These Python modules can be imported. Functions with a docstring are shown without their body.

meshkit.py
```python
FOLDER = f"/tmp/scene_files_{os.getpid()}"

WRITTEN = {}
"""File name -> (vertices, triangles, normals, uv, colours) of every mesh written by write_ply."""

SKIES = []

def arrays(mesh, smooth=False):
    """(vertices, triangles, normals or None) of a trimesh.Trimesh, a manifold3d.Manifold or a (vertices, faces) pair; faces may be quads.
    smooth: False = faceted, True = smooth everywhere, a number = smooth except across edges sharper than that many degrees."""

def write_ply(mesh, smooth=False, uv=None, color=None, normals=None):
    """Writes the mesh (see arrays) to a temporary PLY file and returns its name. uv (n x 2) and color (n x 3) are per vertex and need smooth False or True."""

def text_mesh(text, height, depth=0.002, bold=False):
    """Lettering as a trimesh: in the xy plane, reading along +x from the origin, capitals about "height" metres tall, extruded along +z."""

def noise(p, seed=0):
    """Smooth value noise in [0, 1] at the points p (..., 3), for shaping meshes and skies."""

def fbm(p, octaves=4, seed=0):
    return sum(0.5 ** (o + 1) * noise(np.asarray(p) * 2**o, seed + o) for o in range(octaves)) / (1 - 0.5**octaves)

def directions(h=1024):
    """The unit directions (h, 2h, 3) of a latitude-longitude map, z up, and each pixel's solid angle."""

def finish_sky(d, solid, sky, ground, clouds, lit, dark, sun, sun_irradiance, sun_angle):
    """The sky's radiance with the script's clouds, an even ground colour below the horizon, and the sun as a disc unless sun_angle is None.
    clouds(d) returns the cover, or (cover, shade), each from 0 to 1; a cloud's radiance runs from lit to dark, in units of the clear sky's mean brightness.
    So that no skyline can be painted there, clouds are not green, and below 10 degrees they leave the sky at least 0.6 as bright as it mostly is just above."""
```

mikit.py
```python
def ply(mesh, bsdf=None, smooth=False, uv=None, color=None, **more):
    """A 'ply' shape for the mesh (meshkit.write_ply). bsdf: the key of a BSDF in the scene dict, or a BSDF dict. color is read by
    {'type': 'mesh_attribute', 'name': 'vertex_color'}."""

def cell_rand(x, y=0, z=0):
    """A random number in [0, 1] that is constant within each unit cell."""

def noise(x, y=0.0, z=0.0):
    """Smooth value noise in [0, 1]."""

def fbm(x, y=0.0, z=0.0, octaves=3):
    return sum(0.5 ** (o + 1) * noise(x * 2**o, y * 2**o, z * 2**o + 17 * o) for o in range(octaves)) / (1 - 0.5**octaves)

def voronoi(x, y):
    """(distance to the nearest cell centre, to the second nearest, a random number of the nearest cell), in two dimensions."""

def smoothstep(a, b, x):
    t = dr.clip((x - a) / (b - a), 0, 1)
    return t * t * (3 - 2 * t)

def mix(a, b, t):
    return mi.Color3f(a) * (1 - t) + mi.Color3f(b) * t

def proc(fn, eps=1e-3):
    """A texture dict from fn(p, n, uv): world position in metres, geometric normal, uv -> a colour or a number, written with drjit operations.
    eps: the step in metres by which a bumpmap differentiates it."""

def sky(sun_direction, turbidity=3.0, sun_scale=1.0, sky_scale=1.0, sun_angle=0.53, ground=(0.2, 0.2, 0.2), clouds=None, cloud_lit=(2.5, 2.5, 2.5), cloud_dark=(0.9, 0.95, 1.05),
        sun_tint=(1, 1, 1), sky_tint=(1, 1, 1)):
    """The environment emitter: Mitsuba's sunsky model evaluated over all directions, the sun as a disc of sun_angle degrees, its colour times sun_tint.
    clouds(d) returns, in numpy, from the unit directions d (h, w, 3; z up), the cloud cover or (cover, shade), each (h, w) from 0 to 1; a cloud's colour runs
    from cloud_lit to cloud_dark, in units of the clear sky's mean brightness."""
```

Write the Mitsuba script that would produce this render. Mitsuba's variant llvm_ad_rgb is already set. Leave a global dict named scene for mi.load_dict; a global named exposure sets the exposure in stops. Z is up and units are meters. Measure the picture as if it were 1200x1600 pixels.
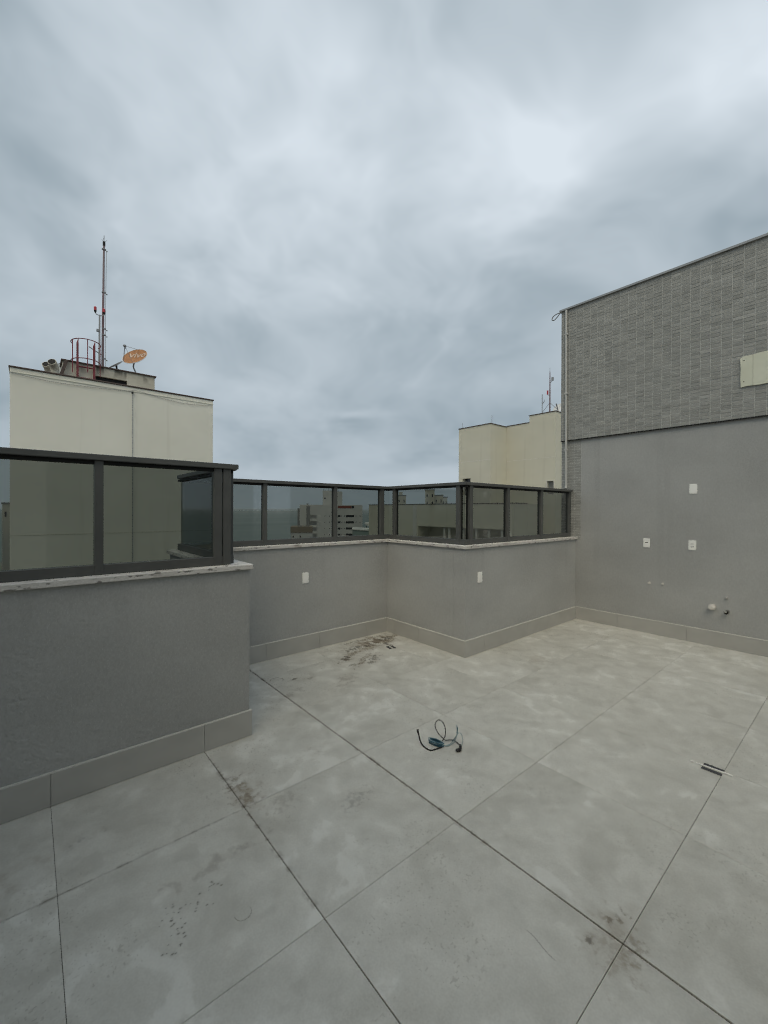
import math, random
import numpy as np
import trimesh
import manifold3d
import drjit as dr
import mitsuba as mi
import mikit, meshkit
from mikit import noise, fbm, cell_rand, smoothstep, mix, proc

T = mi.ScalarTransform4f
rng = random.Random(7)
scene, labels = {"type": "scene"}, {}

# ------------------------------------------------------------------ camera, sky, exposure
CAM_H, YAW, ROLL, PITCH = 1.62, 0.86644, 0.004, -3 / 652.6
fwd = np.array([math.cos(YAW), math.sin(YAW), PITCH])
right = np.array([math.sin(YAW), -math.cos(YAW), 0.0])
up = np.array([0, 0, 1.0]) - right * ROLL
scene["camera"] = {
    "type": "perspective", "fov_axis": "x", "fov": 2 * math.degrees(math.atan(600 / 652.6)),
    "near_clip": 0.05, "far_clip": 60000.0,
    "to_world": T().look_at(origin=[0, 0, CAM_H], target=(np.array([0, 0, CAM_H]) + fwd).tolist(), up=up.tolist()),
}


def cloud_layer(d):
    """An overcast deck seen in perspective: soft billows, thin bright breaks, a dark bank low over the sea, paler air at the horizon."""
    z = np.maximum(d[..., 2], 0.0)
    k = 1.0 / (z + 0.35)
    zero = 0 * z
    q = np.stack([d[..., 0] * k, d[..., 1] * k, zero], -1)

    def turn(a, s, p):
        c, n = math.cos(a) * s, math.sin(a) * s
        return np.stack([p[..., 0] * c - p[..., 1] * n, p[..., 0] * n + p[..., 1] * c, zero], -1)

    def octaves(p, s, seed, n=6, gain=0.55):
        out, w, tot = 0, 1.0, 0.0
        for o in range(n):
            out = out + w * meshkit.noise(turn(0.7 + 1.1 * o, s * 1.93 ** o, p) + 13.7 * o + seed, seed + o)
            tot, w = tot + w, w * gain
        return out / tot - 0.5

    w1 = np.stack([octaves(q, 1.2, 3, 4), octaves(q, 1.2, 5, 4), zero], -1)
    p = q + 0.55 * w1
    w2 = np.stack([octaves(p, 3.2, 13, 4), octaves(p, 3.2, 15, 4), zero], -1)
    p2 = p + 0.16 * w2
    big = octaves(p2, 1.25, 21)
    mid = octaves(p2, 3.0, 37)
    bill = np.abs(octaves(p2, 2.2, 51, 5)) * 2.0 - 0.22
    fine = octaves(p2, 8.0, 63, 4)
    hi = 0.45 + 0.55 * smooth(z, 0.22, 0.55)
    t = 0.95 * big * hi + 0.66 * mid * hi + 0.62 * bill * hi + 0.46 * fine * hi
    dw = d + 0.26 * np.stack([octaves(p, 2.6, 71, 6, 0.6), octaves(p, 2.6, 73, 6, 0.6), octaves(p, 2.6, 79, 6, 0.6)], -1)

    def lump(c, r):
        return np.exp(-((dw - np.asarray(c)) ** 2).sum(-1) / (r * r))

    # thin places where the deck lets more light through, and thicker banks
    t = t - 0.42 * lump((0.69, 0.42, 0.585), 0.115) - 0.20 * lump((0.60, 0.50, 0.62), 0.13) - 0.31 * lump((0.755, 0.17, 0.63), 0.11)
    t = t - 0.16 * lump((0.369, 0.646, 0.668), 0.17) - 0.14 * lump((0.08, 0.811, 0.58), 0.09) - 0.10 * lump((0.50, 0.70, 0.50), 0.12) + 0.10 * lump((0.89, 0.42, 0.28), 0.16)
    t = t + 0.26 * lump((0.75, 0.48, 0.46), 0.13) + 0.16 * lump((0.86, 0.16, 0.49), 0.09) + 0.12 * lump((0.64, 0.64, 0.36), 0.15)
    t = t + 0.04 * lump((0.45, 0.80, 0.36), 0.25) + 0.05 * lump((0.25, 0.70, 0.66), 0.25)
    low = smooth(z, 0.075, 0.12) * (1 - smooth(z, 0.17, 0.30))
    t = t * (0.45 + 0.55 * smooth(z, 0.05, 0.35)) + low * (0.08 + 0.6 * np.clip(mid + 0.15, 0, 1))
    t = t - 0.20 * np.exp(-(((0.8 * d + 0.2 * dw - np.array([0.583, 0.78, 0.226])) / np.array([0.08, 0.08, 0.012])) ** 2).sum(-1)) * (0.6 + 1.5 * np.clip(mid + 0.2, 0, 1))
    t = t + 0.02 * (1 - smooth(z, 0.0, 0.12))
    return np.ones_like(z), np.clip(0.535 + 0.98 * t, 0.0, 1.0)


def smooth(x, a, b):
    t = np.clip((x - a) / (b - a), 0, 1)
    return t * t * (3 - 2 * t)


scene["sky"] = mikit.sky((-0.50, -0.42, 0.76), turbidity=3, sun_scale=0.26, sun_angle=36, clouds=cloud_layer,
                         cloud_lit=(2.23, 2.46, 2.66), cloud_dark=(0.78, 1.01, 1.17), sun_tint=(0.95, 1.0, 0.99), ground=(0.2, 0.2, 0.19))
exposure = 1.8


# ------------------------------------------------------------------ helpers
def obj(key, mesh, mat, smooth=False, label=None, cat=None, group=None, kind=None, **more):
    base, n = key, 0
    while key in scene:
        n += 1
        key = f"{base}_{n:03d}"
    scene[key] = mikit.ply(mesh, mat, smooth=smooth, **more)
    note(key, label, cat, group, kind)
    return key


def note(key, label=None, cat=None, group=None, kind=None):
    d = {k: v for k, v in (("label", label), ("category", cat), ("group", group), ("kind", kind)) if v}
    if d:
        labels[key] = {**labels.get(key, {}), **d}


used = set()


def thing(name, label, cat, group=None):
    key, n = name, 0
    while key in used:
        n += 1
        key = f"{name}_{n:03d}"
    used.add(key)
    note(key, label, cat, group)
    return key


def box(lo, hi, c=0.0):
    lo, hi = np.minimum(lo, hi).astype(float), np.maximum(lo, hi).astype(float)
    if c <= 0:
        m = trimesh.creation.box(extents=hi - lo)
        m.apply_translation((lo + hi) / 2)
        return m
    pts = []
    for k in range(3):
        e = np.full(3, c)
        e[k] = 0
        l, h = lo + e, hi - e
        pts += [[(l, h)[i & 1][0], (l, h)[i >> 1 & 1][1], (l, h)[i >> 2 & 1][2]] for i in range(8)]
    return trimesh.convex.convex_hull(np.array(pts))


def cat(*ms):
    return trimesh.util.concatenate(list(ms))


def slab(u0, u1, v0, v1, back, front, ch, place, jit=0.0, r=rng):
    """A tile or brick: chamfered front edge. place(u, v, w) maps tables of coordinates to xyz; w runs from back to front."""
    s = 1 if front > back else -1
    rows = []
    for uu, vv, w in ((0, 0, back), (0, 0, front - s * ch), (ch, ch, front)):
        for a, b in ((u0 + uu, v0 + vv), (u1 - uu, v0 + vv), (u1 - uu, v1 - vv), (u0 + uu, v1 - vv)):
            rows.append((a, b, w + (r.uniform(-jit, jit) if w == front and jit else 0)))
    a = np.array(rows)
    v = place(a[:, 0], a[:, 1], a[:, 2])
    f = []
    for k in (0, 4):
        for i in range(4):
            j = (i + 1) % 4
            f += [[k + i, k + j, k + 4 + j], [k + i, k + 4 + j, k + 4 + i]]
    f += [[8, 9, 10], [8, 10, 11], [0, 2, 1], [0, 3, 2]]
    m = trimesh.Trimesh(v, np.array(f), process=False)
    if m.volume < 0:
        m.invert()
    return m


def spline(pts, n=8):
    p = np.asarray(pts, float)
    p = np.vstack([2 * p[0] - p[1], p, 2 * p[-1] - p[-2]])
    out = []
    for i in range(1, len(p) - 2):
        for t in np.linspace(0, 1, n, endpoint=False):
            a, b, c, d = p[i - 1 : i + 3]
            out.append(0.5 * (2 * b + (c - a) * t + (2 * a - 5 * b + 4 * c - d) * t * t + (3 * b - a - 3 * c + d) * t ** 3))
    return np.array(out + [p[-2]])


def tube(pts, r, sides=8):
    p = np.asarray(pts, float)
    r = np.broadcast_to(np.asarray(r, float), (len(p),))
    t = np.gradient(p, axis=0)
    t /= np.linalg.norm(t, axis=1, keepdims=True) + 1e-12
    a = np.cross(t[0], [0, 0, 1.0] if abs(t[0][2]) < 0.9 else [1.0, 0, 0])
    ang = np.arange(sides) * 2 * np.pi / sides
    v = []
    for i in range(len(p)):
        a = a - t[i] * (a @ t[i])
        a /= np.linalg.norm(a) + 1e-12
        b = np.cross(t[i], a)
        v.append(p[i] + r[i] * (np.cos(ang)[:, None] * a + np.sin(ang)[:, None] * b))
    v = np.vstack(v + [p[:1], p[-1:]])
    f, n = [], len(p)
    for i in range(n - 1):
        for j in range(sides):
            k = (j + 1) % sides
            f += [[i * sides + j, i * sides + k, (i + 1) * sides + k], [i * sides + j, (i + 1) * sides + k, (i + 1) * sides + j]]
    for j in range(sides):
        k = (j + 1) % sides
        f += [[n * sides, k, j], [n * sides + 1, (n - 1) * sides + j, (n - 1) * sides + k]]
    m = trimesh.Trimesh(v, np.array(f), process=False)
    if m.volume < 0:
        m.invert()
    return m


def rod(a, b, r, sides=8):
    return tube([a, b], r, sides)


def ball(c, r, sub=2):
    m = trimesh.creation.icosphere(sub, 1.0)
    m.vertices = m.vertices * np.asarray(r) + np.asarray(c)
    return m


def carved(lo, hi, holes):
    """A wall block with niches cut out of it."""
    def cube(l, h):
        l, h = np.asarray(l, float), np.asarray(h, float)
        return manifold3d.Manifold.cube((h - l).tolist()).translate(l.tolist())
    m = cube(lo, hi)
    for l, h in holes:
        m = m - cube(l, h)
    return m


def polar(deg, dist, turn=0.0):
    """Frame of something far off: local x to the right as seen from the terrace, y away, z up."""
    a = math.radians(deg)
    return T().translate([dist * math.cos(a), dist * math.sin(a), 0]).rotate([0, 0, 1], deg - 90 + turn)


# ------------------------------------------------------------------ materials
def principled(key, color, rough=0.6, spec=0.5, bump=None, scale=1.0, eps=1e-3, **more):
    c = color if isinstance(color, dict) else {"type": "rgb", "value": list(color)}
    rr = rough if isinstance(rough, dict) else float(rough)
    b = {"type": "principled", "base_color": c, "roughness": rr, "specular": spec, **more}
    if bump is not None:
        b = {"type": "bumpmap", "bump": {**proc(bump, eps)}, "scale": scale, "bsdf": b}
    scene[key] = {"type": "twosided", "bsdf": b}
    return key


X0, Y0, PITCH_T = 0.09, 0.602, 0.8025         # the floor's tile grid
STAINS = [  # x, y, rx, ry, turn, strength, breakup frequency, colour index
    (3.33, 4.00, 0.34, 0.17, 0.1, 1.0, 12, 0), (3.42, 3.98, 0.16, 0.10, 0.0, 1.0, 40, 1), (3.12, 3.90, 0.26, 0.08, 0.25, 0.9, 40, 0), (2.95, 3.93, 0.20, 0.09, 0.1, 1.0, 20, 1), (3.2, 4.12, 0.5, 0.05, 0.0, 0.8, 40, 0),
    (3.30, 3.81, 0.13, 0.05, 1.2, 1.0, 20, 1), (2.62, 3.71, 0.13, 0.07, 0.4, 1.0, 20, 1), (2.59, 3.53, 0.10, 0.04, 0.2, 1.0, 20, 1), (2.75, 3.79, 0.30, 0.06, 0.5, 0.7, 40, 0),
    (2.86, 3.53, 0.17, 0.07, 0.5, 1.0, 20, 1), (2.75, 3.58, 0.30, 0.05, 0.6, 0.9, 40, 0), (1.918, 3.594, 0.05, 0.025, 0.2, 1.0, 12, 1), (2.065, 3.512, 0.05, 0.03, 0.2, 0.9, 14, 1),
    (0.93, 2.40, 0.07, 0.15, -0.3, 0.7, 60, 0), (0.95, 2.25, 0.06, 0.07, 0.0, 0.7, 60, 0), (0.95, 2.33, 0.10, 0.16, -0.2, 0.7, 20, 2), (1.08, 2.12, 0.14, 0.08, 0.3, 0.30, 60, 0),
    (1.775, 0.655, 0.075, 0.030, -0.25, 1.0, 55, 0), (1.61, 0.685, 0.030, 0.018, 0.4, 0.9, 60, 1), (1.70, 0.58, 0.09, 0.05, 0.4, 0.45, 60, 0), (1.66, 0.62, 0.18, 0.12, 0.3, 0.5, 40, 2),
    (0.72, 1.95, 0.35, 0.05, 0.05, 0.35, 24, 0), (1.455, 2.43, 0.05, 0.06, 0.3, 0.5, 24, 0), (1.398, 1.873, 0.12, 0.07, 0.3, 0.4, 32, 1),
    (2.3, 3.25, 0.25, 0.10, 0.5, 0.35, 18, 0), (1.75, 3.3, 0.18, 0.08, 0.4, 0.35, 22, 0), (4.2, 2.35, 0.30, 0.16, 0.2, 0.25, 8, 2), (0.2, 2.5, 0.09, 0.04, 0.2, 0.55, 16, 1), (-0.25, 2.4, 0.3, 0.25, 0.1, 0.35, 8, 2),
]
STAIN_COL = [(0.085, 0.066, 0.045), (0.035, 0.032, 0.028), (0.20, 0.165, 0.12)]
SPOTS = [(0.425, 1.79, 9), (0.47, 1.815, 9), (0.51, 1.79, 9), (0.60, 1.84, 8), (0.395, 1.665, 7), (0.44, 1.71, 8)]


def stone_tile(p, dark=1.0):
    """Cement-look porcelain: cloudy grey-beige drifts, small blotches and pale trowel marks, different on every tile."""
    i, j = dr.floor((p.x - X0) / PITCH_T), dr.floor((p.y - Y0) / PITCH_T)
    r = cell_rand(i, j, 3)
    x, y = p.x + r * 61.0, p.y + cell_rand(i, j, 9) * 47.0 + p.z
    wx, wy = fbm(x * 2.6, y * 2.6, octaves=4) - 0.5, fbm(x * 2.6 + 9.3, y * 2.6 + 4.1, octaves=4) - 0.5
    u, v = x + 0.20 * wx, y + 0.20 * wy
    a = fbm(u * 3.0, v * 3.0, octaves=5)
    b = fbm(u * 10.0 + 3.0, v * 10.0, octaves=6)
    s = fbm((u * 0.78 - v * 0.62) * 6.0, (u * 0.62 + v * 0.78) * 13.0, octaves=4)
    g = noise(x * 210, y * 210)
    m = dr.clip(0.5 + 0.62 * (a - 0.5) + 0.95 * (b - 0.5) + 0.35 * (s - 0.5) + 0.30 * (g - 0.5) + 0.14 * (r - 0.5), 0, 1)
    c = mix((0.365, 0.360, 0.324), (0.500, 0.498, 0.460), m)
    pale = smoothstep(0.56, 0.70, b) * smoothstep(0.50, 0.62, a)
    c = mix(c, (0.575, 0.578, 0.548), 0.36 * pale)
    smudge = smoothstep(0.56, 0.68, fbm(u * 7.0 + 31.0, v * 7.0 + 5.0, octaves=4)) * smoothstep(0.52, 0.40, a)
    return mix(c, (0.320, 0.314, 0.278), 0.30 * smudge) * dark


def floor_color(p, n, uv):
    c = stone_tile(p)
    n1 = fbm(p.x * 16, p.y * 16, octaves=4)
    n2 = fbm(p.x * 58 + 7, p.y * 58, octaves=3)
    n3 = fbm(p.x * 27 + 11, p.y * 27 + 3, octaves=4)
    for x, y, rx, ry, t, k, f, ci in STAINS:
        ct, st = math.cos(t), math.sin(t)
        dx, dy = p.x - x, p.y - y
        u, v = (dx * ct + dy * st) / rx, (-dx * st + dy * ct) / ry
        q = dr.exp(-0.75 * (u * u + v * v))
        br = 0.55 * n2 + 0.45 * n3 if f > 30 else (n3 if f > 15 else n1)
        mask = smoothstep(0.36, 0.82, 0.62 * q + 1.15 * (br - 0.5) + 0.25 * (n2 - 0.5)) * smoothstep(0.02, 0.40, q) * k
        halo = 0.30 * k * q * smoothstep(0.30, 0.65, n1)
        c = mix(mix(c, STAIN_COL[2], dr.clip(halo, 0, 1)), STAIN_COL[ci], dr.clip(0.74 * mask, 0, 1))
    # dirt along the long joints
    for kx in (1, 2):
        d = dr.abs(p.x - (X0 + kx * PITCH_T))
        c = mix(c, (0.13, 0.115, 0.09), 0.65 * smoothstep(0.024, 0.002, d) * smoothstep(0.50, 0.70, n3) * smoothstep(0.42, 0.62, fbm(p.y * 2.3, kx * 5.0, octaves=2)))
    d = dr.abs(p.y - (Y0 + 2 * PITCH_T))
    c = mix(c, (0.12, 0.105, 0.08), 0.75 * smoothstep(0.022, 0.001, d + 0.016 * n3) * smoothstep(0.95, 0.75, p.x) * smoothstep(0.40, 0.60, n1))
    # dried muddy shoe prints: clusters of small dark spots
    for x, y, nn in SPOTS:
        rr = random.Random(int(x * 1000 + y * 77))
        for _ in range(nn):
            ax, ay, s = x + rr.gauss(0, 0.022), y + rr.gauss(0, 0.018), rr.uniform(0.0025, 0.0055)
            d = (dr.square(p.x - ax) + dr.square((p.y - ay) * 1.5)) / (s * s)
            c = mix(c, (0.075, 0.07, 0.06), 0.85 * dr.exp(-d))
    # hairline scratches: an arc, a crack, a loop of dried wire rust at the back left
    d = dr.abs(dr.sqrt(dr.square(p.x - 0.655) + dr.square(p.y - 1.635)) - 0.032)
    c = mix(c, (0.13, 0.12, 0.10), 0.7 * smoothstep(0.003, 0.0, d) * smoothstep(0.01, -0.01, p.y - 1.64))
    d = dr.abs(p.x - 1.455 - 0.010 * dr.sin((p.y - 0.80) * 30))
    c = mix(c, (0.15, 0.14, 0.125), 0.55 * smoothstep(0.004, 0.0, d) * smoothstep(0.075, 0.045, dr.abs(p.y - 0.80)))
    d = dr.abs(dr.sqrt(dr.square(p.x - 1.79) + dr.square(p.y - 3.67)) - 0.060)
    c = mix(c, (0.17, 0.155, 0.13), 0.6 * smoothstep(0.008, 0.0, d) * smoothstep(-0.045, 0.0, p.y - 3.67 + 0.6 * (p.x - 1.79)))
    sp = smoothstep(0.80, 0.90, noise(p.x * 120, p.y * 120, 2.0)) * smoothstep(0.5, 0.75, fbm(p.x * 4, p.y * 4, octaves=2))
    return mix(c, (0.16, 0.15, 0.12), 0.28 * sp)


def floor_rough(p, n, uv):
    return 0.36 + 0.22 * fbm(p.x * 6, p.y * 6, octaves=2)


principled("m_tile", proc(floor_color), proc(floor_rough), 0.42)
principled("m_skirting", proc(lambda p, n, uv: mix((0.325, 0.324, 0.304), (0.400, 0.399, 0.376), fbm(p.x * 5 + 3, p.y * 5, p.z * 7, octaves=5))), 0.55, 0.4)
principled("m_grout", (0.075, 0.070, 0.06), 0.9, 0.2)
principled("m_pale_seal", (0.50, 0.50, 0.46), 0.8, 0.3)


def plaster_bump(p, n, uv):
    u, v, w = p.x + p.y, p.z, p.x - p.y
    return fbm(u * 110, v * 110, w * 110, octaves=3) + 0.35 * noise(u * 64, v * 64, w * 64)


def plaster_color(p, n, uv):
    u, w = p.x + p.y, p.x - p.y
    m = fbm(u * 1.4, p.z * 2.0, octaves=3)
    g = noise(u * 165, p.z * 165, w * 165)
    g2 = noise(u * 70, p.z * 70, w * 70)
    t = dr.clip(0.5 + 0.9 * (m - 0.5) + 0.38 * (g - 0.5) + 0.42 * (g2 - 0.5), 0, 1)
    c = mix((0.292, 0.297, 0.290), (0.396, 0.403, 0.394), t)
    c = mix(c, (0.50, 0.51, 0.50), 0.35 * smoothstep(0.86, 0.95, noise(u * 105 + 9, p.z * 105, w * 105)))
    streak = smoothstep(0.62, 0.85, noise(u * 9, 0.3)) * smoothstep(0.4, 1.2, p.z) * fbm(u * 30, p.z * 2, octaves=2)
    trowel = fbm(u * 3.0, p.z * 14.0, w * 3.0, octaves=3)
    damp = smoothstep(0.32, 0.18, p.z + 0.10 * noise(u * 6, w * 6)) * fbm(u * 5, p.z * 9, octaves=2)
    return c * (1 - 0.08 * streak) * (0.97 + 0.06 * trowel) * (1 - 0.12 * damp)


principled("m_plaster", proc(plaster_color), 0.8, 0.25, bump=plaster_bump, scale=0.0075, eps=0.0015)


def granite(p, n, uv):
    g = noise(p.x * 160, p.y * 160, p.z * 160)
    b = fbm(p.x * 26, p.y * 26, p.z * 60, octaves=3)
    c = mix((0.44, 0.425, 0.40), (0.62, 0.61, 0.58), g)
    c = mix(c, (0.10, 0.095, 0.09), 0.8 * smoothstep(0.60, 0.70, b))
    return mix(c, (0.30, 0.27, 0.23), 0.5 * smoothstep(0.55, 0.75, fbm(p.x * 5, p.y * 5, p.z * 3, octaves=2)))


principled("m_granite", proc(granite), 0.38, 0.5)
principled("m_frame", proc(lambda p, n, uv: mix((0.062, 0.065, 0.063), (0.088, 0.091, 0.087), fbm(p.x * 9, p.y * 9, p.z * 9, octaves=3))), 0.40, 0.5)
principled("m_gap_shade", (0.008, 0.008, 0.008), 0.6, 0.3)
scene["m_glass"] = {"type": "thindielectric", "int_ior": 1.52, "specular_transmittance": {"type": "rgb", "value": [0.238, 0.262, 0.248]}}
BW, BH, BY0, BZ0 = 0.1013, 0.0425, 0.7895, 2.694


def brick_tone(p, n, uv):
    i, j = dr.floor((p.y - BY0) / BW + 1e-3), dr.floor((p.z - BZ0) / 0.042085 + 1e-3)
    r, r2 = cell_rand(i, j, 5), cell_rand(i, j, 8)
    s = fbm(p.y * 18 + 31 * r, p.z * 62 + 17 * r2, octaves=2)
    t = dr.clip(0.42 + 0.36 * (r - 0.5) + 0.28 * smoothstep(0.86, 1.0, r2) + 0.28 * (s - 0.5), 0, 1)
    return mix((0.190, 0.193, 0.181), (0.350, 0.352, 0.332), t)


principled("m_brick", proc(brick_tone), 0.75, 0.3, bump=lambda p, n, uv: fbm(p.y * 24, p.z * 34, p.x * 20, octaves=2), scale=0.002, eps=0.001)
principled("m_brick_grout", (0.46, 0.47, 0.45), 0.9, 0.2)
principled("m_white_plastic", (0.78, 0.78, 0.75), 0.35, 0.5)
principled("m_dark", (0.012, 0.012, 0.012), 0.7, 0.3)
principled("m_slot", (0.045, 0.047, 0.050), 0.6, 0.3)
principled("m_grey_print", (0.38, 0.38, 0.37), 0.6, 0.3)
principled("m_steel", (0.62, 0.61, 0.58), 0.28, 0.5, metallic=1.0)
principled("m_pvc", (0.60, 0.58, 0.54), 0.5, 0.4)
principled("m_warm_render", (0.56, 0.51, 0.43), 0.85, 0.2)  # warm tone of the added storey, for its bounce onto the near parapet
principled("m_conduit", (0.42, 0.42, 0.40), 0.45, 0.4)
principled("m_coping", (0.30, 0.30, 0.29), 0.35, 0.5, metallic=0.6)


def patch_color(p, n, uv):
    m = fbm(p.y * 6, p.z * 6, octaves=3)
    s = smoothstep(0.012, 0.0, dr.abs(p.y - 0.905 - 0.004 * noise(p.z * 20, 1.0)))
    return mix(mix((0.52, 0.53, 0.42), (0.62, 0.63, 0.53), m), (0.42, 0.43, 0.34), 0.6 * s)


principled("m_patch", proc(patch_color), 0.7, 0.3)


def cream(p, n, uv):
    """Old cream paint: faint patches of other coats, rain streaks from the top edge, grime at the floor bands."""
    u = p.x * 0.83 + p.y * 0.71
    m = fbm(u * 0.35, p.z * 0.5, p.x * 0.2, octaves=4)
    blocks = cell_rand(dr.floor(u * 0.52), dr.floor(p.z * 0.45), 4)
    c = mix((0.59, 0.58, 0.505), (0.72, 0.71, 0.635), dr.clip(0.5 + 1.3 * (m - 0.5) + 0.05 * (blocks - 0.5), 0, 1))
    st = smoothstep(0.60, 0.85, noise(u * 5.0, 0.5)) * smoothstep(0.35, 0.75, fbm(u * 14, p.z * 0.7, octaves=3))
    c = mix(c, (0.33, 0.31, 0.25), 0.13 * st)
    return c


principled("m_cream", proc(cream), 0.85, 0.2)
principled("m_cream_ochre", proc(lambda p, n, uv: cream(p, n, uv) * mi.Color3f(0.83, 0.815, 0.765)), 0.85, 0.2)


def grimy(p, n, uv):
    m = fbm(p.x * 2.2, p.z * 2.5, p.y * 2, octaves=4)
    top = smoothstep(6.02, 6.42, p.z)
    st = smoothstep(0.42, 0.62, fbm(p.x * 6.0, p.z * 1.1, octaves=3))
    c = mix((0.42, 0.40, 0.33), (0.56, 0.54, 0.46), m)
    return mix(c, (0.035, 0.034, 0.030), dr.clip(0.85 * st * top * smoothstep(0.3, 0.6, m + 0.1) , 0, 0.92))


principled("m_grimy", proc(grimy), 0.9, 0.2)
principled("m_coping_dark", (0.085, 0.065, 0.058), 0.7, 0.3)
principled("m_red_paint", proc(lambda p, n, uv: mix((0.13, 0.022, 0.032), (0.22, 0.05, 0.058), noise(p.x * 8, p.y * 8, p.z * 8))), 0.55, 0.4)
principled("m_mast", proc(lambda p, n, uv: mix((0.17, 0.10, 0.115), (0.20, 0.17, 0.18), fbm(p.x * 2, p.y * 2, p.z * 1.1, octaves=2))), 0.5, 0.4)
principled("m_galv", (0.24, 0.25, 0.26), 0.5, 0.5)
principled("m_lamp_red", (0.42, 0.035, 0.045), 0.25, 0.5)
principled("m_orange", proc(lambda p, n, uv: mix((0.40, 0.185, 0.070), (0.30, 0.135, 0.055), fbm(p.x * 7, p.y * 7, p.z * 7, octaves=3))), 0.55, 0.4)
principled("m_faded_print", (0.55, 0.44, 0.34), 0.6, 0.3)
principled("m_dish_white", (0.62, 0.63, 0.62), 0.5, 0.4)
principled("m_grey_dish", (0.42, 0.46, 0.47), 0.5, 0.4)
principled("m_black_rubber", (0.012, 0.012, 0.013), 0.45, 0.4)
principled("m_blue_wire", (0.025, 0.085, 0.125), 0.45, 0.4)
principled("m_pale_wire", (0.22, 0.30, 0.32), 0.5, 0.4)
principled("m_facade_grey", proc(lambda p, n, uv: mix((0.50, 0.495, 0.48), (0.60, 0.595, 0.57), fbm(p.x * 0.2, p.y * 0.2, p.z * 0.3, octaves=3))), 0.85, 0.2)
principled("m_facade_light", (0.56, 0.55, 0.51), 0.85, 0.2)
principled("m_facade_dark", (0.20, 0.205, 0.20), 0.85, 0.2)
principled("m_far_cream", proc(lambda p, n, uv: mix((0.44, 0.42, 0.36), (0.52, 0.50, 0.43), fbm(p.x * 0.15, p.y * 0.15, p.z * 0.2, octaves=3))), 0.85, 0.2)
principled("m_window", (0.02, 0.025, 0.032), 0.15, 0.5)
principled("m_brown_roof", (0.21, 0.17, 0.12), 0.8, 0.2)
principled("m_red_band", (0.22, 0.075, 0.06), 0.8, 0.2)
principled("m_green_roof", (0.24, 0.31, 0.29), 0.5, 0.4)
principled("m_land", proc(lambda p, n, uv: mix((0.10, 0.11, 0.08), (0.28, 0.27, 0.24), fbm(p.x * 0.02, p.y * 0.02, octaves=4))), 0.9, 0.2)


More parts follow.
